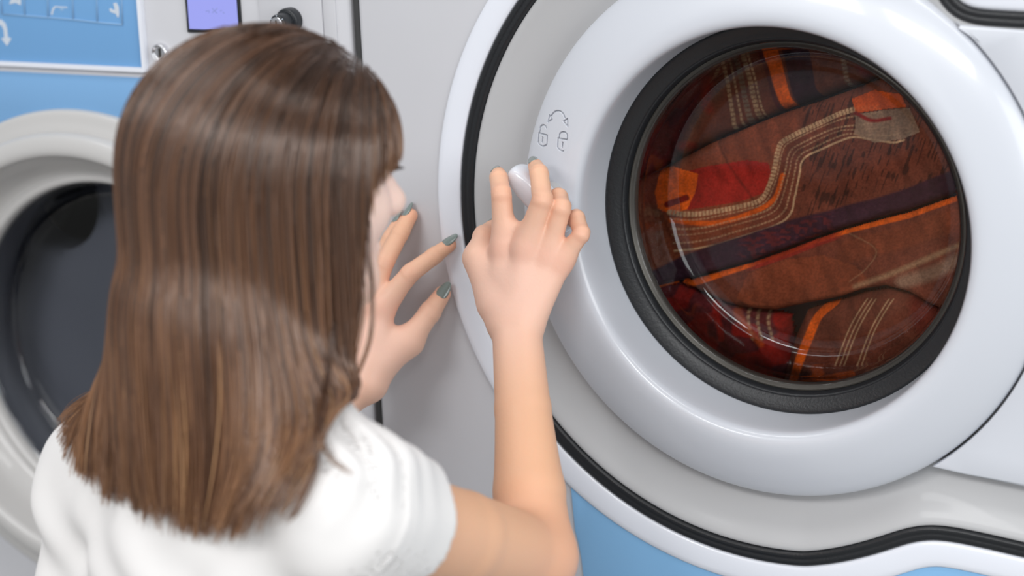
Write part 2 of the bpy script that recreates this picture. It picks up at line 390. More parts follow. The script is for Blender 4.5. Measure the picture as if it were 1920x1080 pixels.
def cloth(name, label, outline, paint, depth=.022, wid=.014, bump=.0035, seed=1, lean=(0, 0), y_off=0):
    out3 = np.array([at(px, py, YL)[[0, 2]] for px, py in outline])
    h = .00085; x0, z0 = out3.min(0); x1, z1 = out3.max(0)
    X, Z = np.meshgrid(np.arange(x0, x1+h, h), np.arange(z0, z1+h, h)); P = np.stack([X, Z], -1)
    q = (np.stack([X, 0*X+YL, Z], -1)-CAMP)@CM.T; U = np.stack([960+FPX*q[..., 0]/q[..., 2], 540-FPX*q[..., 1]/q[..., 2]], -1)
    D, _ = poly_dist(P, np.vstack([out3, out3[:1]])); ins = inside(P, out3)
    D = np.where(ins, D, 0)
    t = np.clip(D/wid, 0, 1); drop = depth*(1-np.sqrt(np.maximum(0, 1-(1-t)**2)))
    Yv = YL+y_off+drop+bump*(vnoise(X, Z, .035, seed)-.5)*2*t+.0012*(vnoise(X*2+Z, Z*1.2-X, .012, seed+5)-.5)*t
    Yv += np.maximum(0, np.hypot(X, Z)-.14)*0+.0012
    col = paint(U[..., 0], U[..., 1], U)
    weave = .70+.52*vnoise(U[..., 0]*1.0+U[..., 1]*.3, U[..., 1]-.3*U[..., 0], 2.6, seed+9)
    fl = .70+.60*vnoise(U[..., 0]*.6-U[..., 1]*.25, U[..., 1]*.22+.2*U[..., 0], 9, seed+3)
    col = np.clip(col*weave[..., None]*fl[..., None], 0, 1)
    ny, nx = X.shape; keep = (D > 0) & (np.hypot(X, Z) < .235); idx = -np.ones(X.shape, int); idx[keep] = np.arange(keep.sum())
    a, b, c, d = idx[:-1, :-1], idx[:-1, 1:], idx[1:, 1:], idx[1:, :-1]; ok = (a >= 0) & (b >= 0) & (c >= 0) & (d >= 0)
    F = np.stack([a[ok], b[ok], c[ok], d[ok]], -1); V = np.stack([X, Yv, Z], -1)[keep]
    me = bpy.data.meshes.new(name); me.from_pydata(V.tolist(), [], F.tolist()); me.materials.append(MCLOTH)
    me.polygons.foreach_set('use_smooth', [True]*len(me.polygons))
    at_ = me.color_attributes.new('dye', 'FLOAT_COLOR', 'POINT'); at_.data.foreach_set('color', np.c_[col[keep], np.ones(len(V))].astype(np.float32).ravel())
    o = bpy.data.objects.new(name, me); COL.objects.link(o); tag(o, label, 'rug', 'patterned rugs in the big drum')
    sm = o.modifiers.new('thickness', 'SOLIDIFY'); sm.thickness = .006; sm.offset = -1
    return o
MCLOTH = mat('woven_wool', (120, 60, 40), .85, attr='dye', bump=(900, .5), spec=.15)
def blend(c, colr, m): return c*(1-m[..., None])+colr*m[..., None]
def band(v, lo, hi, s=2.0): return np.clip((v-lo)/s, 0, 1)*np.clip((hi-v)/s, 0, 1)
def base(X, c): return np.broadcast_to(c, X.shape+(3,)).copy()
def line_on(c, U, pts, w, colr, bead=0, s=1.2, amt=1.0):
    D, S = poly_dist(U, curve_pts(pts) if len(pts) > 2 else pts); m = np.clip((w-D)/s, 0, 1)*amt
    if bead: m = m*(.35+.65*(np.sin(S*2*np.pi/bead) > -.35))
    return blend(c, colr, m)
CREASE = [(1120, 372), (1180, 345), (1245, 314), (1328, 270), (1426, 228), (1482, 207), (1537, 189), (1606, 164), (1700, 128), (1800, 90)]
SEAMLN = [(1130, 575), (1200, 553), (1284, 529), (1350, 510), (1407, 494), (1480, 468), (1527, 450), (1584, 431), (1653, 412), (1700, 400), (1790, 368), (1880, 335)]
LOWLN = [(1130, 500), (1240, 520), (1315, 553), (1356, 572), (1400, 582), (1448, 586), (1511, 572), (1574, 560), (1612, 547), (1656, 540), (1700, 552), (1741, 576), (1830, 610)]
def yline(X, pts): p = np.array(pts, float); return np.interp(X, p[:, 0], p[:, 1])
def paint_top(X, Y, U):
    c = base(X, C_BROWN*.85)
    c = blend(c, C_MAROON*.8, band(X+.35*Y, 1180, 1372, 8))
    c = blend(c, C_RED*.7, band(vnoise(X, Y, 40, 4), .55, 2, .2)*band(X, 1150, 1330, 12)*.8)
    for x_, w_, cc in ((1352, 5, C_TAN), (1368, 3.5, C_TAN*.9), (1384, 7, C_KHAKI*.8), (1402, 6, C_TAN*.85), (1412, 3, C_TAN)):
        c = line_on(c, U, [(x_-26, 60), (x_-4, 140), (x_+14, 250)], w_, cc*.75, bead=9, s=2)
    c = line_on(c, U, [(1428, 70), (1446, 130), (1472, 215)], 13, C_ORANGE, s=2)
    c = line_on(c, U, [(1411, 70), (1430, 130), (1452, 215)], 5, C_MAROON*.6, s=2)
    c = line_on(c, U, [(1472, 60), (1490, 130), (1514, 215)], 26, C_PLUM*.75, s=3)
    c = line_on(c, U, [(1569, 90), (1588, 190)], 6, C_KHAKI*.8, bead=8, s=3)
    c = line_on(c, U, [(1600, 110), (1640, 170)], 18, C_MAROON, s=10)
    return c
P0 = [(1255, 398), (1300, 402), (1350, 395), (1395, 386), (1424, 376), (1441, 350), (1452, 311), (1460, 276), (1480, 258), (1543, 228), (1596, 206), (1660, 200)]
P3 = [(1265, 470), (1330, 462), (1400, 440), (1450, 424), (1481, 402), (1492, 362), (1499, 321), (1508, 296), (1552, 275), (1603, 256), (1665, 268), (1700, 262)]
def paint_mid(X, Y, U):
    c = base(X, C_BROWN)
    c = blend(c, C_RUST, band(X+.5*Y, 1430, 1625, 25)*.7)
    dashes = vnoise(X*1.0+.35*Y, Y*.16-.06*X, 3.4, 33)
    c = blend(c, C_DARK, band(dashes, .66, 2, .10)*band(X, 1490, 1800, 20)*.75)
    m = inside(U, [(1285, 322), (1330, 310), (1400, 300), (1440, 306), (1446, 330), (1432, 362), (1390, 378), (1300, 392), (1240, 398), (1232, 370)])
    c = blend(c, C_RED, m.astype(float))
    m = inside(U, [(1238, 318), (1262, 312), (1310, 326), (1300, 365), (1288, 392), (1262, 402), (1232, 392), (1226, 360)])
    c = blend(c, C_ORANGE, m.astype(float))
    c = line_on(c, U, [(1250, 384), (1285, 372)], 7, C_RED*.55, s=2)
    c = line_on(c, U, [(1344, 258), (1380, 330), (1425, 395)], 4, C_DARK, s=5, amt=.6)
    c = line_on(c, U, [(1258, 412), (1340, 418), (1412, 398), (1452, 372), (1466, 330)], 6, C_ORANGE*.85, s=3)
    q0 = np.array(curve_pts(P0, 10)); q3 = np.array(curve_pts(P3, 10)); n = min(len(q0), len(q3)); q0, q3 = q0[:n], q3[:n]
    for f, w_, a in ((0, 5.5, .9), (.16, 2.2, .6), (.42, 2.4, .6), (.58, 2.0, .5), (.8, 2.4, .55), (1.0, 2.6, .95)):
        c = line_on(c, U, (q0*(1-f)+q3*f)[::6], w_, C_TAN, bead=7 if f != 1 else 0, s=1.6, amt=a)
    m = inside(U, [(1596, 186), (1640, 168), (1690, 176), (1700, 200), (1660, 204), (1606, 212)])
    c = blend(c, C_ORANGE*.7+C_RED*.3, m*.9)
    m = inside(U, [(1606, 214), (1660, 206), (1704, 202), (1724, 248), (1690, 262), (1640, 268), (1604, 250)])
    c = blend(c, C_KHAKI, m*.75)
    c = line_on(c, U, [(1606, 212), (1636, 226), (1668, 222)], 5, C_RED*.7, s=3)
    yl = yline(X, SEAMLN)
    bw = np.interp(X, [1150, 1284, 1350, 1420, 1500, 1560, 1640, 1800], [26, 54, 58, 60, 56, 48, 46, 54])
    c = blend(c, C_PLUM*(.8+.4*vnoise(X, Y, 5, 8)[..., None]), band(Y, yl-bw, yl+20, 5))
    c = blend(c, C_MAROON, band(Y, yl-bw*.9, yl, 6)*band(X, 1380, 1570, 20)*band(vnoise(X, Y*2, 9, 12), .5, 2, .2)*.8)
    return c
def paint_low(X, Y, U):
    c = base(X, C_BROWN*1.02)
    yl = yline(X, SEAMLN); k = Y-yl
    c = blend(c, C_ORANGE, band(k, -8, np.interp(X, [1200, 1300, 1420, 1560, 1700, 1800], [16, 15, 9, 10, 13, 12]), 2.5)*np.interp(X, [1200, 1400, 1440, 1540, 1575, 1800], [1, 1, .55, .55, 1, .8]))
    c = blend(c, C_RED, band(k, -8, 16, 3)*band(X, 1395, 1580, 20)*.7)
    c = blend(c, C_RUST*.95, band(k, 16, 70, 10)*band(X, 1560, 1830, 20)*.6)
    m = inside(U, [(1380, 560), (1400, 515), (1470, 488), (1540, 480), (1600, 500), (1630, 530), (1600, 560), (1520, 580), (1440, 590)])
    c = blend(c, C_RUST*1.05, m*.7); 
    c = line_on(c, U, [(1590, 440), (1640, 470), (1622, 505), (1590, 530)], 2, C_TAN*.8, s=3, amt=.6)
    c = line_on(c, U, [(1600, 540), (1680, 510), (1800, 460)], 8, C_TAN*.7, s=7, amt=.6)
    c = line_on(c, U, [(1690, 530), (1750, 512), (1790, 490)], 18, C_KHAKI, s=12, amt=.6)
    return c
def paint_red(X, Y, U):
    c = base(X, C_MAROON); c = blend(c, C_RED, band(vnoise(X, Y, 26, 41), .45, 2, .15))
    for x_ in (1395, 1412, 1432): c = line_on(c, U, [(x_-12, 560), (x_+10, 640)], 4, C_TAN, bead=10, s=2.5, amt=.75)
    c = line_on(c, U, [(1370, 590), (1420, 650)], 9, C_ORANGE*.8, s=6, amt=.6)
    c = line_on(c, U, [(1330, 560), (1345, 640)], 8, C_RED*1.1, s=4)
    return c
def paint_base(X, Y, U):
    c = base(X, C_BROWN)
    c = line_on(c, U, [(1556, 572), (1530, 596), (1510, 640), (1492, 690), (1478, 740)], 9, C_ORANGE*1.05, s=2)
    c = line_on(c, U, [(1490, 725), (1540, 716), (1590, 708)], 9, C_ORANGE, s=3)
    for dx in (0, 9, 17, 42, 50): c = line_on(c, U, [(1620+dx, 565), (1588+dx, 620), (1560+dx, 690)], 2, C_TAN, s=1.6, amt=.75)
    c = blend(c, C_RED*.7, band(X-.3*Y, 1520, 1620, 15)*.35)
    return c
UPP = CREASE+[(1820, -40), (1100, -40)]
cloth('rug', 'brown rug with a vertical orange stripe and tan columns at the top of the glass', UPP, paint_top, seed=2, y_off=.010, bump=.007)
cloth('rug', 'brown rug with beaded tan lines and a red patch across the glass', CREASE+[(1880, 150)]+[(x, y-3) for x, y in SEAMLN[::-1]]+[(1110, 470)], paint_mid, seed=11, y_off=-.001, depth=.010, wid=.007)
cloth('rug', 'brown rug fold edged in orange below the dark plum band', SEAMLN+[(1880, 640)]+LOWLN[::-1], paint_low, seed=23, y_off=.0015, depth=.010, wid=.007)
cloth('rug', 'red rug corner with tan bars at the lower left of the glass', [(1130, 505), (1240, 526), (1315, 560), (1356, 580), (1400, 589), (1448, 593), (1470, 600), (1478, 660), (1470, 700), (1440, 760), (1130, 760)], paint_red, seed=31, y_off=.008)
cloth('rug', 'brown rug with a curved orange stripe at the bottom of the glass', [(1478, 640), (1500, 590), (1530, 578), (1574, 567), (1612, 554), (1656, 547), (1700, 559), (1741, 583), (1850, 620), (1850, 800), (1400, 800), (1452, 730)], paint_base, seed=43, y_off=.005, bump=.006)

# ------------------------------------------------------------------ small machine on the left
SX, SZ = -.788, -.200
LM = thing('washing_machine', 'smaller blue and grey front-loading washing machine with a control panel, behind the woman', 'washing machine', (SX, 0, -.95))
lp = lambda o: part(o, LM)
lp(casing(-1.13, -.4405, -.95, .42, PF, .70, (SX, SZ), .235, M['panel'], bev=.012))
aa = np.linspace(math.radians(-30), math.radians(210), 80)
BP = lp(plate('blue_panel', [(-1.12, -.334), (-1.12, .112), (-.485, .112), (-.485, -.334)]+[(SX+.268*math.cos(x), SZ+.268*math.sin(x)) for x in aa], PF-.0012, PF+.003, M['blue'], None, bev=.0004))
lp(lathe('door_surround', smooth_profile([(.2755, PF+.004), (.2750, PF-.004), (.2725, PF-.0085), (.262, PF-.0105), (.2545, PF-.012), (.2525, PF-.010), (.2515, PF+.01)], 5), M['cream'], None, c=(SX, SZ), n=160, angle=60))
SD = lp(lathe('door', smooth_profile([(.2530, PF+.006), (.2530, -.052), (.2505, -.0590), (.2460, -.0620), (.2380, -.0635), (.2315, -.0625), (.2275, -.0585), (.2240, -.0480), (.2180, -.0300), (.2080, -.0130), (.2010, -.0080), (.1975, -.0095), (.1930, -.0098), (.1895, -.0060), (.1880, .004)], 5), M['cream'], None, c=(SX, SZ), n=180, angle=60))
def sfix(o): o.parent = SD; return o
sg = smooth_profile([(.1885, .0), (.184, .004), (.181, .015), (.176, .032), (.168, .042), (.15, .048), (.10, .053), (.05, .055), (0, .056)], 4)[:-1]
sfix(lathe('door_glass', sg, M['dglass'], None, c=(SX, SZ), n=120, cap=True, angle=70))
hx, hz = at(112, 372, .085)[[0, 2]]; th = np.linspace(0, 2*np.pi, 96, endpoint=False); brow = []  # added grey funnel, its offset hole shaped to imitate room reflections in the glass
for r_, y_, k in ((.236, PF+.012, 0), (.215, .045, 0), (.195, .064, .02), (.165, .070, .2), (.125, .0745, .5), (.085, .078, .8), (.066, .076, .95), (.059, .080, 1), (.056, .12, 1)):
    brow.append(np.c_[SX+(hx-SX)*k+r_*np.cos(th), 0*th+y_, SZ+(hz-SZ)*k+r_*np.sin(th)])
lp(rings('reflection_insert', brow, M['refl'], None, angle=70))
lp(lathe('drum', [(.20, .14), (.215, .17), (.22, .50), (.21, .52), (.0005, .52)], M['steel'], None, c=(SX, SZ), n=96, angle=30))
# sign panel with frame
SGX0, SGX1, SGZ0, SGZ1 = -1.10, -.6915, .1235, .335
SP = lp(plate('sign_panel', [(SGX0, SGZ0), (SGX1, SGZ0), (SGX1, SGZ1), (SGX0, SGZ1)], PF-.003, PF+.003, M['sign'], None, bev=.0006))
sp = lambda o: (setattr(o, 'parent', SP), o)[1]
fw_ = .0052
sp(plate('sign_frame', [(SGX0-.004, SGZ0-fw_), (SGX1+fw_, SGZ0-fw_), (SGX1+fw_, SGZ1+.004), (SGX1, SGZ1+.004), (SGX1, SGZ0), (SGX0-.004, SGZ0)], PF-.0062, PF+.003, M['white'], None, bev=.001))
# printed pictograms
yp = PF-.0034
def pz(px, py): p = at(px, py, yp); return (p[0], yp, p[2])
def flat(name, pix, m):
    V = [pz(*p) for p in pix]; bm = bmesh.new(); f = bm.faces.new([bm.verts.new(v) for v in V]); r = bmesh.ops.extrude_face_region(bm, geom=[f])
    for v in r['geom']:
        if isinstance(v, bmesh.types.BMVert): v.co.y += .0006
    return bm_link(name, bm, m)
sp(flat('arrow_print', [(-6, 36), (3, 37), (10, 44), (13, 53), (15, 70), (21.5, 72), (13, 86.5), (2, 72), (8, 70), (6.5, 56), (3, 48), (-6, 46)], M['print_']))
gridl = [[(4, 26), (50, 29.5), (95, 33), (140, 37), (185, 42), (230, 46)]]+[[(x+dx*-1.2, -40), (x, y)] for x, y, dx in ((4, 26, 2), (47, 29, 2), (91, 33, 2), (138, 37, 2), (183, 42, 2), (230, 46, 2))]
sp(strokes('pictogram_grid', [[np.array(pz(*p))-[0, .0002, 0] for p in L] for L in gridl], .0008, M['print_soft'], None))
sp(flat('hand_print', [(212, 6), (218, 5), (222, 12), (223.5, 24), (222, 33), (219, 31), (217, 26), (208, 23), (204.5, 18), (207, 15.5), (213, 19), (215, 17)], M['print_']))
sp(flat('laundry_print', [(17, 8), (20, 0), (24, -8), (30, -8), (32, 1), (35, -6), (39, -4), (39, 9.5), (34, 8), (30, 5), (26, 6)], M['print_']))
sp(flat('basin_print', [(95, 27), (98, 16), (102, 11.5), (126, 13), (126, 15), (103.5, 14), (100, 20), (98.5, 28)], M['print_']))
sp(flat('dot_print', [(112, 15), (117, 14), (120, 17), (118, 20), (113, 19.5)], M['print_soft']))
# control panel column
CP = lp(plate('coin_box', [(-.5440, .085), (-.4702, .085), (-.4702, .36), (-.5440, .36)], PF-.0022, PF+.003, M['panel'], None, bev=.0008))
lp(plate('side_trim', [(-.4690, .085), (-.4545, .085), (-.4545, .36), (-.4690, .36)], PF-.0018, PF+.003, M['panel'], None, bev=.0008))
DS = lp(plate('display', [(-.6325, .1615), (-.5665, .1615), (-.5665, .27), (-.6325, .27)], PF-.0035, PF+.003, M['black'], None, bev=.001))
o = plate('display_screen', [(-.6285, .1655), (-.5690, .1655), (-.5690, .262), (-.6285, .262)], PF-.0045, PF-.002, M['screen'], None, bev=0); o.parent = DS; o['label'] = 'lit pale violet screen'
ys = PF-.0048
o = strokes('screen_marks', [[at(*p, ys) for p in L] for L in ([(386, 21), (392, 20), (392, 24)], [(398, 16), (407, 25)], [(398, 24), (403, 20), (408, 15)], [(413, 21), (416, 19)], [(418, 23), (421, 25)])], .0006, M['screen_ink'], None); o.parent = DS
# key switch and cam lock
KX, KZ = at(549, 37, PF)[[0, 2]]
KS = lp(lathe('key_switch', smooth_profile([(.0128, PF+.001), (.0128, PF-.010), (.0118, PF-.0125), (.0098, PF-.013), (.0092, PF-.0145), (.0090, PF-.026), (.0080, PF-.0285), (.0066, PF-.029)], 4), M['black'], None, c=(KX, KZ), n=48, cap=True, angle=50))
o = lathe('key_face', [(.0068, PF-.0282), (.0066, PF-.0298), (.0055, PF-.0302)], M['chrome'], None, c=(KX, KZ), n=32, cap=True); o.parent = KS; o['label'] = 'silver key face'
o = box('keyhole', (KX-.0007, PF-.0306, KZ-.003), (KX+.0007, PF-.029, KZ+.0035), M['brass'], None, bev=0); o.parent = KS
o = strokes('key_marks', [[(KX+a*math.cos(t), PF-.0288, KZ+a*math.sin(t)) for a in (.0070, .0088)] for t in map(math.radians, (90, 35, 145))], .0004, M['print_'], None); o.parent = KS
QX, QZ = at(304, 98, PF)[[0, 2]]
CL = lp(lathe('cam_lock', smooth_profile([(.0098, PF+.001), (.0098, PF-.004), (.0088, PF-.0062), (.0078, PF-.0066), (.0068, PF-.0045), (.0055, PF-.0042)], 3), M['chrome'], None, c=(QX, QZ), n=40, cap=True, angle=60))
o = box('lock_slot', (QX-.0012, PF-.0052, QZ-.005), (QX+.0012, PF-.004, QZ+.005), M['brass'], None, bev=.0003); o.parent = CL
# dark strip closing the slit between the machines
structure(box('trim_1', (-.4378, PF+.004, -.93), (-.4309, .35, .40), M['dark'], bev=.0015))

# ------------------------------------------------------------------ implicit-surface modeller for the figure
def seg_d(P, a, b, ra, rb):
    d = b-a; t = np.clip(((P-a)@d)/(d@d+1e-12), 0, 1); return np.linalg.norm(P-a-t[:, None]*d, axis=1)-(ra+(rb-ra)*t)
class Cone:
    def __init__(s, a, b, ra, rb): s.a, s.b, s.ra, s.rb = np.array(a, float), np.array(b, float), ra, rb; s.c = (s.a+s.b)/2; s.r = np.linalg.norm(s.a-s.b)/2+max(ra, rb)
    def __call__(s, P): return seg_d(P, s.a, s.b, s.ra, s.rb)
class Ell:
    def __init__(s, c, R, ax): s.c, s.R, s.ax = np.array(c, float), np.array(R, float), np.array(ax, float); s.r = max(R)
    def __call__(s, P):
        q = (P-s.c)@s.ax.T; k0 = np.linalg.norm(q/s.R, axis=1); k1 = np.linalg.norm(q/(s.R**2), axis=1); return k0*(k0-1)/np.maximum(k1, 1e-9)
def smin(a, b, k):
    h = np.maximum(k-np.abs(a-b), 0)/k; return np.minimum(a, b)-h*h*k*.25
FAR = .5
def chain(P, prims, c, R):
    d = np.full(len(P), FAR)
    for p, k in prims:
        if np.linalg.norm(c-p.c)-p.r > R+.06: continue
        d = smin(d, p(P), k)
    return d
def surface_nets(fn, lo, hi, h, B=24):
    "blockwise surface nets of fn(points, block_centre, block_radius)"
    n = np.ceil((np.array(hi)-lo)/h).astype(int)+2; VI = []; VP = []; Q = []
    key = lambda i, j, k: (i*np.int64(n[1]+8)+j)*np.int64(n[2]+8)+k
    ax = np.arange(-1, B+1)
    for bi in range(0, n[0], B):
        for bj in range(0, n[1], B):
            for bk in range(0, n[2], B):
                o = np.array([bi, bj, bk]); c = lo+(o+B/2)*h; R = B*h*.95
                d0 = fn(c[None], c, R+.02)[0]
                if abs(d0) > R*1.25+.02: continue
                I = np.stack(np.meshgrid(ax+bi, ax+bj, ax+bk, indexing='ij'), -1)
                S = fn((lo+I.reshape(-1, 3)*h), c, R).reshape(I.shape[:3])
                if S.min() > 0 or S.max() < 0: continue
                m = B+1; ins = S < 0
                cs = [S[a:a+m, b:b+m, d:d+m] for a in (0, 1) for b in (0, 1) for d in (0, 1)]; ci = [x < 0 for x in cs]
                cnt = sum(x.astype(int) for x in ci); act = (cnt > 0) & (cnt < 8)
                acc = np.zeros(act.shape+(3,)); num = np.zeros(act.shape)
                offs = [(a, b, d) for a in (0, 1) for b in (0, 1) for d in (0, 1)]
                for e0 in range(8):
                    for e1 in range(e0+1, 8):
                        df = np.array(offs[e1])-offs[e0]
                        if np.abs(df).sum() != 1: continue
                        x = ci[e0] != ci[e1]; t = np.where(x, cs[e0]/np.where(x, cs[e0]-cs[e1], 1), 0)
                        acc += np.where(x[..., None], np.array(offs[e0])+t[..., None]*df, 0); num += x
                w_ = np.argwhere(act); pos = acc[act]/num[act][:, None]
                gi = w_+o-1
                VI.append(key(gi[:, 0]+2, gi[:, 1]+2, gi[:, 2]+2)); VP.append(lo+(gi+pos)*h)
                for d, (u, v) in enumerate(((1, 2), (2, 0), (0, 1))):
                    A = ins[1:-1, 1:-1, 1:-1] if False else ins[1:1+B, 1:1+B, 1:1+B]
                    sh = [slice(1, 1+B)]*3; sh[d] = slice(2, 2+B)
                    Bn = ins[tuple(sh)] if B+2 <= ins.shape[d] else None
                    if Bn is None or Bn.shape != A.shape:
                        sh2 = [slice(1, 1+B)]*3; sh2[d] = slice(1, B); A = ins[tuple(sh2)]; sh3 = list(sh2); sh3[d] = slice(2, 1+B); Bn = ins[tuple(sh3)]
                    X = np.argwhere(A != Bn)
                    if not len(X): continue
                    fl = A[tuple(X.T)]; g = X+o
                    eu = np.zeros(3, int); eu[u] = 1; ev = np.zeros(3, int); ev[v] = 1
                    q = [g, g-eu, g-eu-ev, g-ev]; ks = np.stack([key(t[:, 0]+2, t[:, 1]+2, t[:, 2]+2) for t in q], 1)
                    ks[~fl] = ks[~fl][:, ::-1]; Q.append(ks)
    VI = np.concatenate(VI); VP = np.concatenate(VP); Q = np.concatenate(Q)
    ids, first = np.unique(VI, return_index=True); V = VP[first]
    F = np.searchsorted(ids, Q); ok = (F < len(ids)).all(1); F = F[ok]; ok = (ids[F] == Q[ok]).all(1)
    return V, F[ok]
def fast_mesh(name, V, F, m, parent=None, col=None, attr='tone'):
    me = bpy.data.meshes.new(name); V = np.asarray(V, np.float32); F = np.asarray(F, np.int32); k = F.shape[1]
    me.vertices.add(len(V)); me.vertices.foreach_set('co', V.ravel()); me.loops.add(F.size); me.loops.foreach_set('vertex_index', F.ravel())
    me.polygons.add(len(F)); me.polygons.foreach_set('loop_start', np.arange(0, F.size, k, dtype=np.int32)); me.polygons.foreach_set('loop_total', np.full(len(F), k, np.int32))
    me.update(calc_edges=True); me.validate(); me.polygons.foreach_set('use_smooth', [True]*len(me.polygons)); me.materials.append(m)
    if col is not None:
        a = me.color_attributes.new(attr, 'FLOAT_COLOR', 'POINT'); a.data.foreach_set('color', np.c_[col, np.ones(len(col))].astype(np.float32).ravel())
    o = bpy.data.objects.new(name, me); COL.objects.link(o)
    if parent: o.parent = parent
    return o
nrm = lambda v: np.asarray(v, float)/np.linalg.norm(v)

# ------------------------------------------------------------------ joints of the woman (photo pixel + depth)
SH_R, SH_L = at(664, 956, -.525), at(222, 893, -.42)
EL_R, WR_R = at(1002, 1045, -.285), at(968, 606, -.146)
EL_L, WR_L = at(330, 1000, -.22), at(676, 726, -.108)
LAT = nrm((SH_R-SH_L)*[1, 1, 0]); FRO = np.array([-LAT[1], LAT[0], 0]); UP = np.array([0, 0, 1.0]); TAX = np.array([LAT, FRO, UP])
TM = (SH_R+SH_L)/2
az = math.radians(60)
HF = nrm([math.cos(az), math.sin(az), -.10]); HR = nrm(np.cross(HF, UP)); HU = np.cross(HR, HF); HAX = np.array([HF, HR, HU])
HC = at(503, 316, -.455)
hp = lambda f, r, u: HC+HF*f+HR*r+HU*u
# hands
RH = dict(index=[(946, 464, -.126), (940, 364, -.124), (935, 334, -.105), (934, 326, -.083)],
          middle=[(986, 464, -.128), (1017, 374, -.127), (1011, 326, -.107), (1004, 311, -.084)],
          ring=[(1026, 478, -.120), (1052, 390, -.117), (1047, 370, -.101), (1042, 388, -.080)],
          pinky=[(1050, 492, -.117), (1090, 438, -.113), (1081, 408, -.098), (1070, 414, -.079)],
          thumb=[(932, 566, -.136), (899, 484, -.122), (908, 444, -.106), (930, 424, -.084)])
LH = dict(index=[(717, 574, -.083), (770, 512, -.074), (814, 480, -.059), (843, 459, -.0458)],
          middle=[(690, 572, -.086), (721, 492, -.074), (751, 436, -.056), (770, 404, -.0420)],
          ring=[(668, 584, -.083), (704, 502, -.070), (733, 446, -.055), (750, 416, -.0416)],
          pinky=[(648, 600, -.077), (668, 530, -.068), (680, 490, -.056), (690, 462, -.044)],
          thumb=[(706, 684, -.095), (766, 640, -.078), (806, 586, -.060), (830, 551, -.0465)])
RAD = dict(index=(.0112, .0093, .0083, .0068), middle=(.0113, .0096, .0086, .0070), ring=(.0106, .0092, .0086, .0068), pinky=(.0092, .0080, .0074, .0060), thumb=(.0150, .0120, .0106, .0082))
def joints(H): return {k: [at(*p) for p in v] for k, v in H.items()}
RJ, LJ = joints(RH), joints(LH)
def finger(J, R, th=False):
    c = []
    for i in range(3):
        c.append((Cone(J[i], J[i+1], R[i], R[i+1]), .002 if i else .001))
    for i in (1, 2): c.append((Cone(J[i], J[i]+1e-5, R[i]*1.01, R[i]*1.01), .002))
    return c
def palm(J, W, side):
    wl, wr = W
    c = []
    for f, t, r0, r1 in (('index', 0, .0155, .0118), ('middle', .34, .0165, .0124), ('ring', .68, .0160, .0116), ('pinky', 1, .0150, .0104)):
        a = wl*(1-t)+wr*t; c.append((Cone(a, J[f][0]+[0, .0012, 0], r0, r1), .010)); c.append((Cone(J[f][0], J[f][0]+1e-5, r1*.86, r1*.86), .006))
    for f, g_, q in (('index', 'middle', .36), ('middle', 'ring', .20), ('ring', 'pinky', .24)):
        p0, p1 = J[f][0]+(J[f][1]-J[f][0])*q, J[g_][0]+(J[g_][1]-J[g_][0])*q; c.append((Cone(p0+[0, .003, 0], p1+[0, .003, 0], .0062, .0062), .008))
    c.append((Cone(wl*.75+wr*.25+[0, .004, 0], J['thumb'][0], .017, .0155), .012))
    c.append((Cone(J['thumb'][0], J['thumb'][1], .0158, .0126), .012))
    c.append((Cone(J['thumb'][1], J['index'][0]*.55+(wl*.5+wr*.5)*.45+[0, .004, 0], .0075, .010), .016))
    return c
def arm(S, E, W, wl, wr, rads):
    n = lambda t: E*(1-t)+W*t
    lt = nrm(wr-wl)*.0055; a, b = n(.62)+lt*.6, n(.62)-lt*.6
    return [(Cone(S, S*.45+E*.55, rads[0], rads[1]), .01), (Cone(S*.45+E*.55, E, rads[1], rads[2]), .004),
            (Cone(E, n(.27), rads[2], rads[3]), .014), (Cone(n(.27), a, rads[3], rads[4]), .004), (Cone(n(.27), b, rads[3], rads[4]), .004),
            (Cone(b, (wl*.70+wr*.30), rads[4], .0180), .003), (Cone(a, (wl*.30+wr*.70), rads[4], .0175), .003)]
RW = (at(945, 604, -.146), at(991, 602, -.143)); LW = (at(694, 716, -.108), at(660, 722, -.100))
hips = TM-UP*.42-FRO*.02
torso = [(Ell(TM-UP*.135+FRO*.012, (.148, .098, .19), TAX), .03), (Ell(TM-UP*.30+FRO*.012, (.128, .090, .16), TAX), .05), (Ell(hips, (.160, .112, .13), TAX), .06),
         (Cone(SH_R-LAT*.012, SH_L+LAT*.012, .046, .046), .05), (Cone(TM+UP*.0+FRO*.0, hp(-.030, 0, -.075), .056, .050), .05),
         (Cone(SH_R-LAT*.03, hp(-.035, .01, -.11), .040, .046), .05), (Cone(SH_L+LAT*.03, hp(-.035, -.01, -.11), .040, .046), .05)]
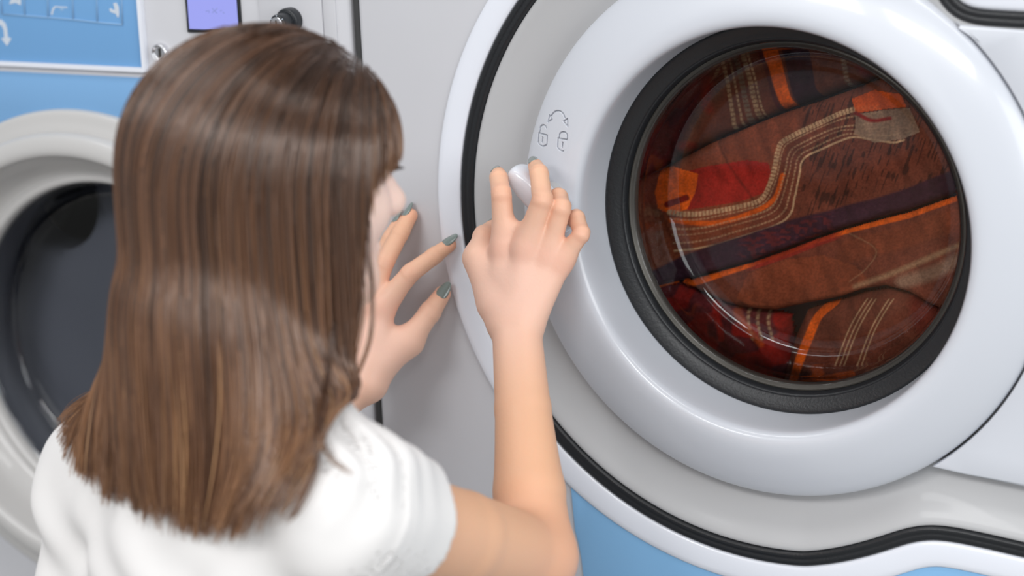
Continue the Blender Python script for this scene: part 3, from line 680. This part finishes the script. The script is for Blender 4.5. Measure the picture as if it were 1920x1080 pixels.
head = [(Ell(hp(-.010, 0, .012), (.094, .074, .088), HAX), .02), (Ell(hp(.030, 0, -.038), (.062, .058, .070), HAX), .03), (Cone(hp(.072, -.010, -.094), hp(.072, .010, -.094), .017, .017), .03),
        (Cone(hp(.020, .052, -.045), hp(.062, .026, -.090), .018, .015), .03), (Cone(hp(.020, -.052, -.045), hp(.062, -.026, -.090), .018, .015), .03),
        (Ell(hp(.058, .036, -.028), (.030, .026, .026), HAX), .02), (Ell(hp(.058, -.036, -.028), (.030, .026, .026), HAX), .02),
        (Cone(hp(.083, .028, .014), hp(.083, -.028, .014), .011, .011), .014),
        (Cone(hp(.090, 0, .006), hp(.113, 0, -.030), .0075, .0108), .010), (Cone(hp(.110, 0, -.032), hp(.1105, 0, -.0325), .0115, .0115), .006),
        (Cone(hp(.098, .0115, -.037), hp(.094, .012, -.038), .0078, .0068), .006), (Cone(hp(.098, -.0115, -.037), hp(.094, -.012, -.038), .0078, .0068), .006),
        (Cone(hp(.086, .020, -.064), hp(.093, 0, -.0615), .0055, .0068), .006), (Cone(hp(.086, -.020, -.064), hp(.093, 0, -.0615), .0055, .0068), .006),
        (Cone(hp(.084, .018, -.072), hp(.090, 0, -.0735), .0055, .0075), .005), (Cone(hp(.084, -.018, -.072), hp(.090, 0, -.0735), .0055, .0075), .005),
        (Ell(hp(-.012, .072, -.022), (.018, .008, .030), HAX), .006), (Ell(hp(-.012, -.072, -.022), (.018, .008, .030), HAX), .006)]
core = torso+head+arm(SH_R, EL_R, WR_R, *RW, (.043, .039, .0350, .0310, .0222))+arm(SH_L, EL_L, WR_L, *LW, (.043, .039, .0350, .0310, .0222))+palm(RJ, RW, 1)+palm(LJ, LW, -1)
fingers = [finger(J[f], RAD[f]) for J in (RJ, LJ) for f in ('index', 'middle', 'ring', 'pinky', 'thumb')]
creases = {}
for ch, J in zip(fingers, [J[f] for J in (RJ, LJ) for f in ('index', 'middle', 'ring', 'pinky', 'thumb')]):
    b_ = lambda i: nrm(nrm(J[i]-J[i-1])+nrm(J[i+1]-J[i]))
    creases[id(ch)] = [(J[1], b_(1), (-.0018, .0002, .0021), .00075), (J[2], b_(2), (-.0007, .0011), .0006)]
def body_sdf(P, c, R):
    d = chain(P, core, c, R); fu = np.full(len(P), FAR)
    for fch in fingers:
        if all(np.linalg.norm(c-p.c)-p.r > R+.03 for p, _ in fch): continue
        df = chain(P, fch, c, R)
        for J, u, offs, am in creases[id(fch)]:
            if np.linalg.norm(c-J) > R+.03: continue
            tt_ = (P-J)@u; nearj = np.exp(-(np.linalg.norm(P-J, axis=1)/.013)**6)
            for o_ in offs: df = df+am*np.exp(-((tt_-o_)/.0009)**2)*nearj
        fu = smin(fu, df, .0014)
    return smin(d, fu, .010)
PERSON_BASE = np.array([hips[0], hips[1], -.95])
PE = thing('person', 'long-haired woman in a white t-shirt crouching with one hand on the door knob', 'person', tuple(PERSON_BASE))
def pp(o): return part(o, PE)
allp = [p for p, _ in core]+[p for ch in fingers for p, _ in ch]
lo = np.min([p.c-p.r for p in allp], 0)-.01; hi = np.max([p.c+p.r for p in allp], 0)+.01
V, F = surface_nets(body_sdf, lo, hi, .0013)
# skin tone: rosier at knuckles and fingertips, warmer along the arm; strong light painted into the paler face
tone = np.broadcast_to(np.array(lin((236, 184, 148))), V.shape).copy()
handc = np.array(lin((246, 202, 182))); face_lit = np.array(lin((250, 224, 216))); pink = np.array(lin((238, 158, 134)))
def near(C, s): return np.exp(-(np.linalg.norm(V-C, axis=1)/s)**2)
mh = np.clip(near((RJ['middle'][0]+RW[0])/2, .085)+near((LJ['middle'][0]+LW[0])/2, .085), 0, 1)[:, None]; tone = tone*(1-mh)+handc*mh
mf = near(hp(.05, 0, -.02), .11)[:, None]; tone = tone*(1-mf)+face_lit*mf
mk = np.zeros(len(V))
for J in (RJ, LJ):
    for f in J:
        for i, (s, a) in enumerate(((.013, .55), (.0085, .45), (.007, .3), (.009, .6))):
            if f == 'thumb' and i == 0: continue
            mk = np.maximum(mk, a*near(J[f][i], s))
mk = np.maximum(mk, .35*near(EL_R, .05))[:, None]; tone = tone*(1-mk)+pink*mk
MSKIN = mat('skin', (226, 172, 140), .46, attr='tone', bump=(260, .18), sss=.12, spec=.35)
BODY = pp(fast_mesh('body', V, F, MSKIN, None, tone))
BODY['label'] = 'fair skin'
# fingernails
MNAIL = mat('nail_polish', (122, 133, 128), .16, coat=.6)
def nail(J, r, dorsal, length=.0165, width=.0094, over=.0055):
    ax_ = nrm(J[3]-J[2]); n = np.asarray(dorsal, float); n = nrm(n-(n@ax_)*ax_); s = np.cross(ax_, n)
    tip = J[3]+ax_*(r+over-.001); base = tip-ax_*length; V = []; nu, nv = 11, 18
    for lay in (0, 1):
        for j in range(nv):
            v = j/(nv-1); wv = width/2*min(1, (1.01-v)**.40*1.22)*(.55+.45*math.sqrt(min(1, v/.2)))
            for i in range(nu):
                u = (i/(nu-1)*2-1)*wv; hgt = r*1.04-(u*u)/(2*r*1.1)+.0004-(v**2)*.0012-lay*.0009
                V.append(base+ax_*(v*length)+s*u+n*hgt)
    F = []; L = nu*nv
    for j in range(nv-1):
        for i in range(nu-1):
            a = j*nu+i; F += [(a, a+1, a+nu+1, a+nu), (L+a, L+a+nu, L+a+nu+1, L+a+1)]
    for j in range(nv-1):
        for i in (0, nu-1): a = j*nu+i; F.append((a, a+nu, L+a+nu, L+a) if i == 0 else (a, L+a, L+a+nu, a+nu))
    for i in range(nu-1):
        for j in (0, nv-1): a = j*nu+i; F.append((a, L+a, L+a+1, a+1) if j == 0 else (a, a+1, L+a+1, L+a))
    o = link('fingernail', V, F, MNAIL); o['label'] = 'grey-green polished nail'; return pp(o)
for J, dors in ((RJ, dict(index=(0, -.75, .7), middle=(.1, -.75, .7), ring=(.3, -.3, 1), pinky=(.8, -.2, .6), thumb=(-.6, -.5, .6))), (LJ, dict(index=(-.25, -1, .45), middle=(-.55, -1, .1), ring=(-.6, -1, .1), pinky=(-.5, -1, .2), thumb=(.35, -1, .2)))):
    for f in J: nail(J[f], RAD[f][3], dors[f], *((.0175, .0118, .005) if f == 'thumb' else (.0165, .0098, .0055)))
# eyes
MEYE = mat('eye', (225, 222, 218), .1); MIRIS = mat('iris', (60, 44, 34), .1)
for s in (1, -1):
    c = hp(.0775, s*.031, -.004); E_ = pp(link('eye', *(lambda a: a)(tube_mesh([c-HU*.011+HU*.022*t for t in np.linspace(0, 1, 13)], [max(.0005, .0115*math.sqrt(max(0, 1-(2*t-1)**2))) for t in np.linspace(0, 1, 13)], 16)), MEYE))
    lash = [[hp(.087+.003*math.cos(t), s*(.031+.013*math.sin(t)), .001), hp(.096+.003*math.cos(t), s*(.031+.016*math.sin(t)), .003)] for t in np.linspace(-1.2, 1.2, 16)]
    pp(strokes('eyelashes', lash, .0005, MIRIS, None))

# ------------------------------------------------------------------ shirt
sl_end = .235
slR = [Cone(SH_R, SH_R*(1-.75)+EL_R*.75, .048, .060)]; slL = [Cone(SH_L, SH_L*(1-.75)+EL_L*.75, .050, .058)]
shirt_prims = [(Ell(TM-UP*.13+FRO*.004, (.160, .113, .20), TAX), .03), (Ell(TM-UP*.31-FRO*.004, (.152, .112, .20), TAX), .06), (Ell(hips+UP*.0, (.175, .128, .15), TAX), .06),
               (Cone(SH_R-LAT*.012, SH_L+LAT*.012, .053, .053), .05), (Cone(TM+FRO*.0, hp(-.032, 0, -.10), .066, .062), .05),
               (Cone(SH_R-LAT*.03, hp(-.035, .01, -.115), .047, .053), .05), (Cone(SH_L+LAT*.03, hp(-.035, -.01, -.115), .047, .053), .05), (slR[0], .03), (slL[0], .03), (Cone(at(184, 910, -.42), at(176, 1230, -.46), .044, .052), .05)]
neck_c = hp(-.03, 0, -.125); neck_n = nrm(UP*.9+FRO*.35)
def fold(P):
    x = P@LAT; y = P@FRO; z = P[:, 2]
    w_ = .0022*np.sin(x*62+z*38+2*np.sin(z*30))+.0016*np.sin(z*85-x*46+1.5*np.sin(x*40))
    dR = np.linalg.norm(P-(SH_R+UP*.045), axis=1); w_ = w_+.0060*np.exp(-(dR/.045)**2)*np.sin((P@nrm(EL_R-SH_R))*230+1.2)-.0016*np.exp(-(((P-SH_R)@nrm(EL_R-SH_R)+.004)/.0022)**2)*(dR < .13)
    return w_
def shirt_sdf(P, c, R):
    d = chain(P, shirt_prims, c, R)-.001+fold(P)
    sh = np.maximum(d, -(d+.0042)); td = chain(P, shirt_prims[:3], c, R)
    for S, E in ((SH_R, EL_R), (SH_L, EL_L)):
        ax_ = nrm(E-S); L = np.linalg.norm(E-S)*sl_end; t = (P-S)@ax_-L; rad = np.linalg.norm(P-S-((P-S)@ax_)[:, None]*ax_, axis=1)
        sh = np.where((rad < .11) & (td > .009), np.maximum(sh, t), sh)
    sh = np.maximum(sh, np.where(np.linalg.norm(P-neck_c, axis=1) < .14, (P-neck_c)@neck_n, -1))
    sh = np.maximum(sh, (TM[2]-.50)-P[:, 2])
    return sh
def shirt_out(P): return chain(P, shirt_prims, P.mean(0), 9)
allp = [p for p, _ in shirt_prims]; lo = np.min([p.c-p.r for p in allp], 0)-.01; hi = np.max([p.c+p.r for p in allp], 0)+.01
V, F = surface_nets(shirt_sdf, lo, hi, .0024)
MSHIRT = mat('white_cotton', (234, 231, 229), .8, bump=(700, .25), spec=.2, mottle=.01)
pp(fast_mesh('t_shirt', V, F, MSHIRT))

# ------------------------------------------------------------------ trousers and shoes, kneeling on the heels
MJEAN = mat('blue_denim', (58, 74, 104), .85, bump=(500, .4), mottle=.12); MSHOE = mat('white_canvas', (222, 220, 215), .7)
tr = [(Ell(hips-UP*.02, (.166, .120, .125), TAX), .05)]
feet = []
for s in (1, -1):
    hj = hips+LAT*s*.085-UP*.03; kn = np.array([*(hj+FRO*.20+LAT*s*.02)[:2], -.875]); an = np.array([*(kn-FRO*.36)[:2], -.888])
    tr += [(Cone(hj, kn, .082, .058), .04), (Cone(kn, kn*.6+an*.4, .058, .056), .03), (Cone(kn*.6+an*.4, an, .056, .040), .03)]; feet.append((an, s))
def tr_sdf(P, c, R): d = chain(P, tr, c, R); return np.maximum(d, -.946-P[:, 2])
lo = np.min([p.c-p.r for p, _ in tr], 0)-.01; hi = np.max([p.c+p.r for p, _ in tr], 0)+.01
V, F = surface_nets(tr_sdf, lo, hi, .006); pp(fast_mesh('trousers', V, F, MJEAN))
for an, s in feet:
    t2 = np.array([*(an-FRO*.13)[:2], -.915]); shp = [(Cone(an-FRO*.03, t2, .037, .030), .02), (Cone(an-FRO*.02-UP*.01, an-FRO*.06-UP*.02, .036, .036), .02)]
    lo = np.min([p.c-p.r for p, _ in shp], 0)-.01; hi = np.max([p.c+p.r for p, _ in shp], 0)+.01
    V, F = surface_nets(lambda P, c, R: np.maximum(chain(P, shp, c, R), -.948-P[:, 2]), lo, hi, .004); pp(fast_mesh('shoe', V, F, MSHOE))

# ------------------------------------------------------------------ hair
def hair():
    r = np.random.default_rng(5)
    C0 = hp(-.006, 0, .010); RX = np.array([.101, .079, .0885])
    crown = nrm(HAX.T@np.array([.86, .02, .50]))
    loc = lambda P: (P-C0)@HAX.T
    def ell_d(P, off): q = loc(P)/(RX+off[:, None]); return np.linalg.norm(q, axis=1)
    NC = 260
    # clump roots spread over the scalp
    g = r.normal(size=(9000, 3)); g /= np.linalg.norm(g, axis=1)[:, None]
    f, s, u = g.T
    ok = (u > -.42) & ~((f > .30) & (u < .42)) & ~((f > .05) & (u < -.05))
    g = g[ok]
    sel = [0]; D = np.linalg.norm(g-g[0], axis=1)
    for _ in range(NC-1):
        k = int(D.argmax()); sel.append(k); D = np.minimum(D, np.linalg.norm(g-g[k], axis=1))
    cl = g[sel]
    N = 6200
    roots = g[r.integers(0, len(g), N)]
    ci = np.argmin(np.linalg.norm(roots[:, None]-cl[None], axis=2), axis=1)
    lay = r.random(N)**.8
    def trace(dirs, lay, jit, seed):
        n = len(dirs); rr = np.random.default_rng(seed)
        off = .004+.013*lay
        P = C0+(dirs*(RX+off[:, None]))@HAX
        fr = dirs[:, 0]; lt = dirs[:, 1]
        bang = (fr > .14) & (dirs[:, 2] > .05)
        path = [P.copy()]; vel = None; alive = np.ones(n, bool); ends = np.full(n, 0)
        h = .0085; steps = 62; ejit = rr.normal(0, 5, n)
        down = -UP
        for k in range(steps):
            q = loc(P); nl = q/((RX+off[:, None])**2); nw = nl@HAX; nw /= np.linalg.norm(nw, axis=1)[:, None]
            e = ell_d(P, off)
            away = P-(C0+crown*RX[2]); away = away-(np.sum(away*nw, 1))[:, None]*nw; away /= np.linalg.norm(away, axis=1)[:, None]+1e-6
            gt = down-(nw@down)[:, None]*nw
            upness = np.clip(nw[:, 2], 0, 1)[:, None]
            tdir = gt*(1-upness*.6)+away*(upness*.9+.05)
            tdir /= np.linalg.norm(tdir, axis=1)[:, None]+1e-9
            free = ((nw[:, 2] < -.02))[:, None]
            d = np.where(free, down, tdir)
            if vel is None: vel = d
            vel = vel*.62+d*.38
            # the left lengths are swept out over the shoulder, ends turn in a little
            drop = np.clip((C0[2]-.02-P[:, 2])/.20, 0, 1)
            lw = np.clip((lt*-1.0)*.8+.15-.2*fr, 0, 1)
            vel = vel+(-LAT*1.0-FRO*.15)*(lw*drop*.055)[:, None]
            vel = vel+jit*(.015*drop)[:, None]
            vel /= np.linalg.norm(vel, axis=1)[:, None]
            Pn = P+vel*h*alive[:, None]
            # stay outside the head
            e = ell_d(Pn, off); inn = (e < 1)
            ql = loc(Pn); Pn = np.where(inn[:, None], C0+(ql/np.maximum(e, .2)[:, None])@HAX, Pn)
            over_up = (loc(Pn)[:, 2] > -.01) & (e > 1)
            Pn = np.where(over_up[:, None], C0+(loc(Pn)/e[:, None])@HAX, Pn)
            fl = loc(Pn); lim_ = .060-.02*np.clip(-(fl[:, 2])/.12, 0, 1); push = np.where((fl[:, 2] < .03) & (~bang | (fl[:, 0] < .055)), np.maximum(0, fl[:, 0]-lim_), 0)*np.clip((.03-fl[:, 2])/.05, 0, 1)
            Pn = Pn-HF*(push*.5)[:, None]
            qq = (Pn-CAMP)@CM.T; px = 960+FPX*qq[:, 0]/qq[:, 2]; py = 540-FPX*qq[:, 1]/qq[:, 2]
            ex = np.interp(py, [300, 370, 420, 500, 600, 680, 720, 790, 850, 900, 960], [760, 706, 682, 674, 668, 656, 644, 616, 604, 594, 575])+ejit
            Pn = Pn-(CM[0]*.0004)*(np.where((py > 350) & (~bang | (fl[:, 0] < .055)), np.clip(px-ex, 0, 40), 0)*.55)[:, None]
            # stay outside shirt
            sd = shirt_out(Pn)-.006-.010*lay
            hit = sd < 0
            if hit.any():
                ee = .002; X = Pn[hit]; G = np.stack([shirt_out(X+ee*np.eye(3)[i])-shirt_out(X-ee*np.eye(3)[i]) for i in range(3)], 1); G /= np.linalg.norm(G, axis=1)[:, None]+1e-9
                Pn[hit] = X-G*sd[hit][:, None]
            vel = np.where(alive[:, None], Pn-P, vel); vel /= np.linalg.norm(vel, axis=1)[:, None]+1e-9
            P = Pn; path.append(P.copy())
            qq = (P-CAMP)@CM.T; px = 960+FPX*qq[:, 0]/qq[:, 2]; py = 540-FPX*qq[:, 1]/qq[:, 2]
            hem = np.interp(px, [40, 92, 106, 150, 240, 310, 390, 470, 540, 585, 605, 640, 760], [725, 740, 840, 895, 925, 955, 985, 980, 962, 915, 840, 790, 760])+cut
            hemb = np.interp(px, [600, 660, 690, 720, 755, 780], [400, 392, 366, 335, 292, 280])+cut*.35
            stop = np.where(bang & (loc(P)[:, 0] > .055), py > hemb, py > hem)
            ends = np.where(alive, k+1, ends); alive &= ~stop
            if not alive.any(): break
        return np.array(path).transpose(1, 0, 2), ends
    cutc = r.normal(-4, 17, NC)
    cut = cutc
    gp, ge = trace(cl, np.full(NC, .75), r.normal(size=(NC, 3)), 1)
    cut = cutc[ci]+r.normal(0, 8, N)-np.abs(r.normal(0, 10, N))
    sp_, se = trace(roots, lay, .8*r.normal(size=(NC, 3))[ci]+.35*r.normal(size=(N, 3)), 2)
    # clumping: pull each strand to its guide toward the ends
    K = 34; W = np.zeros((N, K, 3)); tt = np.linspace(0, 1, K)
    for i in range(N):
        e = max(3, se[i]); a = sp_[i, :e+1]; x = np.linspace(0, 1, e+1)
        for c in range(3): W[i, :, c] = np.interp(tt, x, a[:, c])
    Gp = np.zeros((NC, K, 3))
    for i in range(NC):
        e = max(3, ge[i]); a = gp[i, :e+1]; x = np.linspace(0, 1, e+1)
        for c in range(3): Gp[i, :, c] = np.interp(tt, x, a[:, c])
    L = np.linalg.norm(np.diff(W, axis=1), axis=2).sum(1); LG = np.linalg.norm(np.diff(Gp, axis=1), axis=2).sum(1)
    same = np.abs(L-LG[ci]) < .05
    cw = (.62*np.clip((tt-.35)/.65, 0, 1)**1.2)[None, :, None]*same[:, None, None]*r.uniform(.3, 1, N)[:, None, None]
    W = W*(1-cw)+Gp[ci]*cw
    for _ in range(2): W[:, 1:-1] = (W[:, :-2]+2*W[:, 1:-1]+W[:, 2:])/4
    qe = (W[:, -1]-CAMP)@CM.T; pxe = 960+FPX*qe[:, 0]/qe[:, 2]; pye = 540-FPX*qe[:, 1]/qe[:, 2]
    curl = -.017*np.clip((pxe-300)/170, -.55, 1)*(pye > 700)*r.uniform(.4, 1.25, NC)[ci]
    W = W+CM[0]*(curl[:, None, None]*(np.clip((tt-.74)/.26, 0, 1)**2)[None, :, None])
    # loose cheek strands and the stray lock over the sleeve
    def lock(pts, n, spread, rad=.00045):
        q = smooth_profile_n(pts, 33); out = []
        for _ in range(n):
            o = r.normal(0, spread, 3)*1.0; o2 = r.normal(0, spread*.6, 3); out.append(q+o+(tt[:, None])*o2+.0006*np.sin(tt*9+r.random()*6)[:, None]*r.normal(size=3))
        return out
    def smooth_profile_n(pts, n):
        q = smooth_profile(pts, 10); x = np.linspace(0, 1, len(q)); return np.stack([np.interp(np.linspace(0, 1, n+1), x, q[:, i]) for i in range(3)], 1)
    extra = []
    Yc = -.47
    extra += lock([at(672, 330, -.44), at(690, 400, -.44), at(694, 480, -.455), at(700, 560, -.47), at(694, 640, -.48), at(660, 730, -.49)], 10, .0011)
    extra += lock([at(655, 330, -.46), at(668, 420, -.46), at(672, 500, -.465), at(678, 570, -.475), at(662, 660, -.485), at(640, 720, -.49)], 16, .0016)
    extra += lock([at(650, 600, -.49), at(640, 700, -.50), at(612, 770, -.53), at(604, 815, -.60), at(622, 860, -.60), at(662, 888, -.60)], 12, .0008)
    extra += lock([at(628, 600, -.50), at(612, 720, -.53), at(592, 820, -.60), at(590, 880, -.61), at(560, 950, -.62), at(535, 975, -.62)], 14, .0014)
    extra = np.array(extra)
    W = np.concatenate([W, extra]); n = len(W)
    # tubes with three sides
    T = np.gradient(W, axis=1); T /= np.linalg.norm(T, axis=2)[..., None]+1e-12
    ref = np.broadcast_to(nrm([.3, .9, .1]), T.shape); A = np.cross(T, ref); A /= np.linalg.norm(A, axis=2)[..., None]+1e-9; B = np.cross(T, A)
    rad = r.uniform(.00042, .00085, n)[:, None]*(1-.75*np.clip((tt-.75)/.25, 0, 1)**1.5)[None]*np.clip(.5+tt*8, 0, 1)[None]
    rad[N:] *= .62
    Vs = np.stack([W+rad[..., None]*(math.cos(a)*A+math.sin(a)*B) for a in (0, 2.0944, 4.18879)], 2)
    V = Vs.reshape(-1, 3)
    base_ = (np.arange(n)*K*3)[:, None, None]; kk = (np.arange(K-1)*3)[None, :, None]; j = np.arange(3)[None, None]
    a = base_+kk+j; b = base_+kk+(j+1) % 3
    F = np.stack([a, b, b+3, a+3], -1).reshape(-1, 4)
    cdark, cmid, clight, cgold = [np.array(lin(c)) for c in ((54, 34, 23), (102, 68, 46), (152, 108, 74), (206, 158, 112))]
    cc = np.clip(r.normal(.45, .26, NC), 0, 1); cs = np.clip(np.concatenate([cc[ci]+r.normal(0, .16, N), r.normal(.5, .1, n-N)]), 0, 1)
    tc = np.clip(cs[:, None]*.75+.60*(tt[None]-.42), 0, 1)[..., None]
    col = np.where(tc < .5, cdark*(1-2*tc)+cmid*2*tc, cmid*(2-2*tc)+clight*(2*tc-1))
    gold = (r.random(n) < .035)[:, None, None]*np.clip((tt-.5)/.4, 0, 1)[None, :, None]; col = col*(1-gold)+cgold*gold
    col = np.repeat(col[:, :, None, :], 3, 2).reshape(-1, 3)
    MH = mat('brown_hair', (104, 66, 42), .26, attr='tone', spec=.9)
    MH.node_tree.nodes['Principled BSDF'].inputs['IOR'].default_value = 1.68; MH.node_tree.nodes['Principled BSDF'].inputs['Specular Tint'].default_value = (1, .86, .78, 1)
    H = fast_mesh('hair', V, F, MH, None, col)
    pp(H); H['label'] = 'straight brown shoulder-length hair with a fringe'
    # scalp cap under the strands
    th_ = np.linspace(0, 2*np.pi, 72, endpoint=False); V2 = []; 
    rows_ = []
    for ph in np.linspace(0.02, 1, 26):
        lp_ = []
        for t in th_:
            lim = np.interp(abs((t+np.pi) % (2*np.pi)-np.pi), [0, .6, 1.2, 1.7, 3.15], [1.18, 1.22, 1.5, 2.05, 2.15])
            p_ = ph*lim; d_ = np.array([math.sin(p_)*math.cos(t), math.sin(p_)*math.sin(t), math.cos(p_)]); lp_.append(C0+(d_*(RX+.0035))@HAX)
        rows_.append(np.array(lp_))
    cap_ = rings('hair_roots', rows_[::-1], mat('hair_root', (50, 32, 22), .55), None, cap=True, angle=80)
    cap_.parent = H
    return H
HAIR = hair()
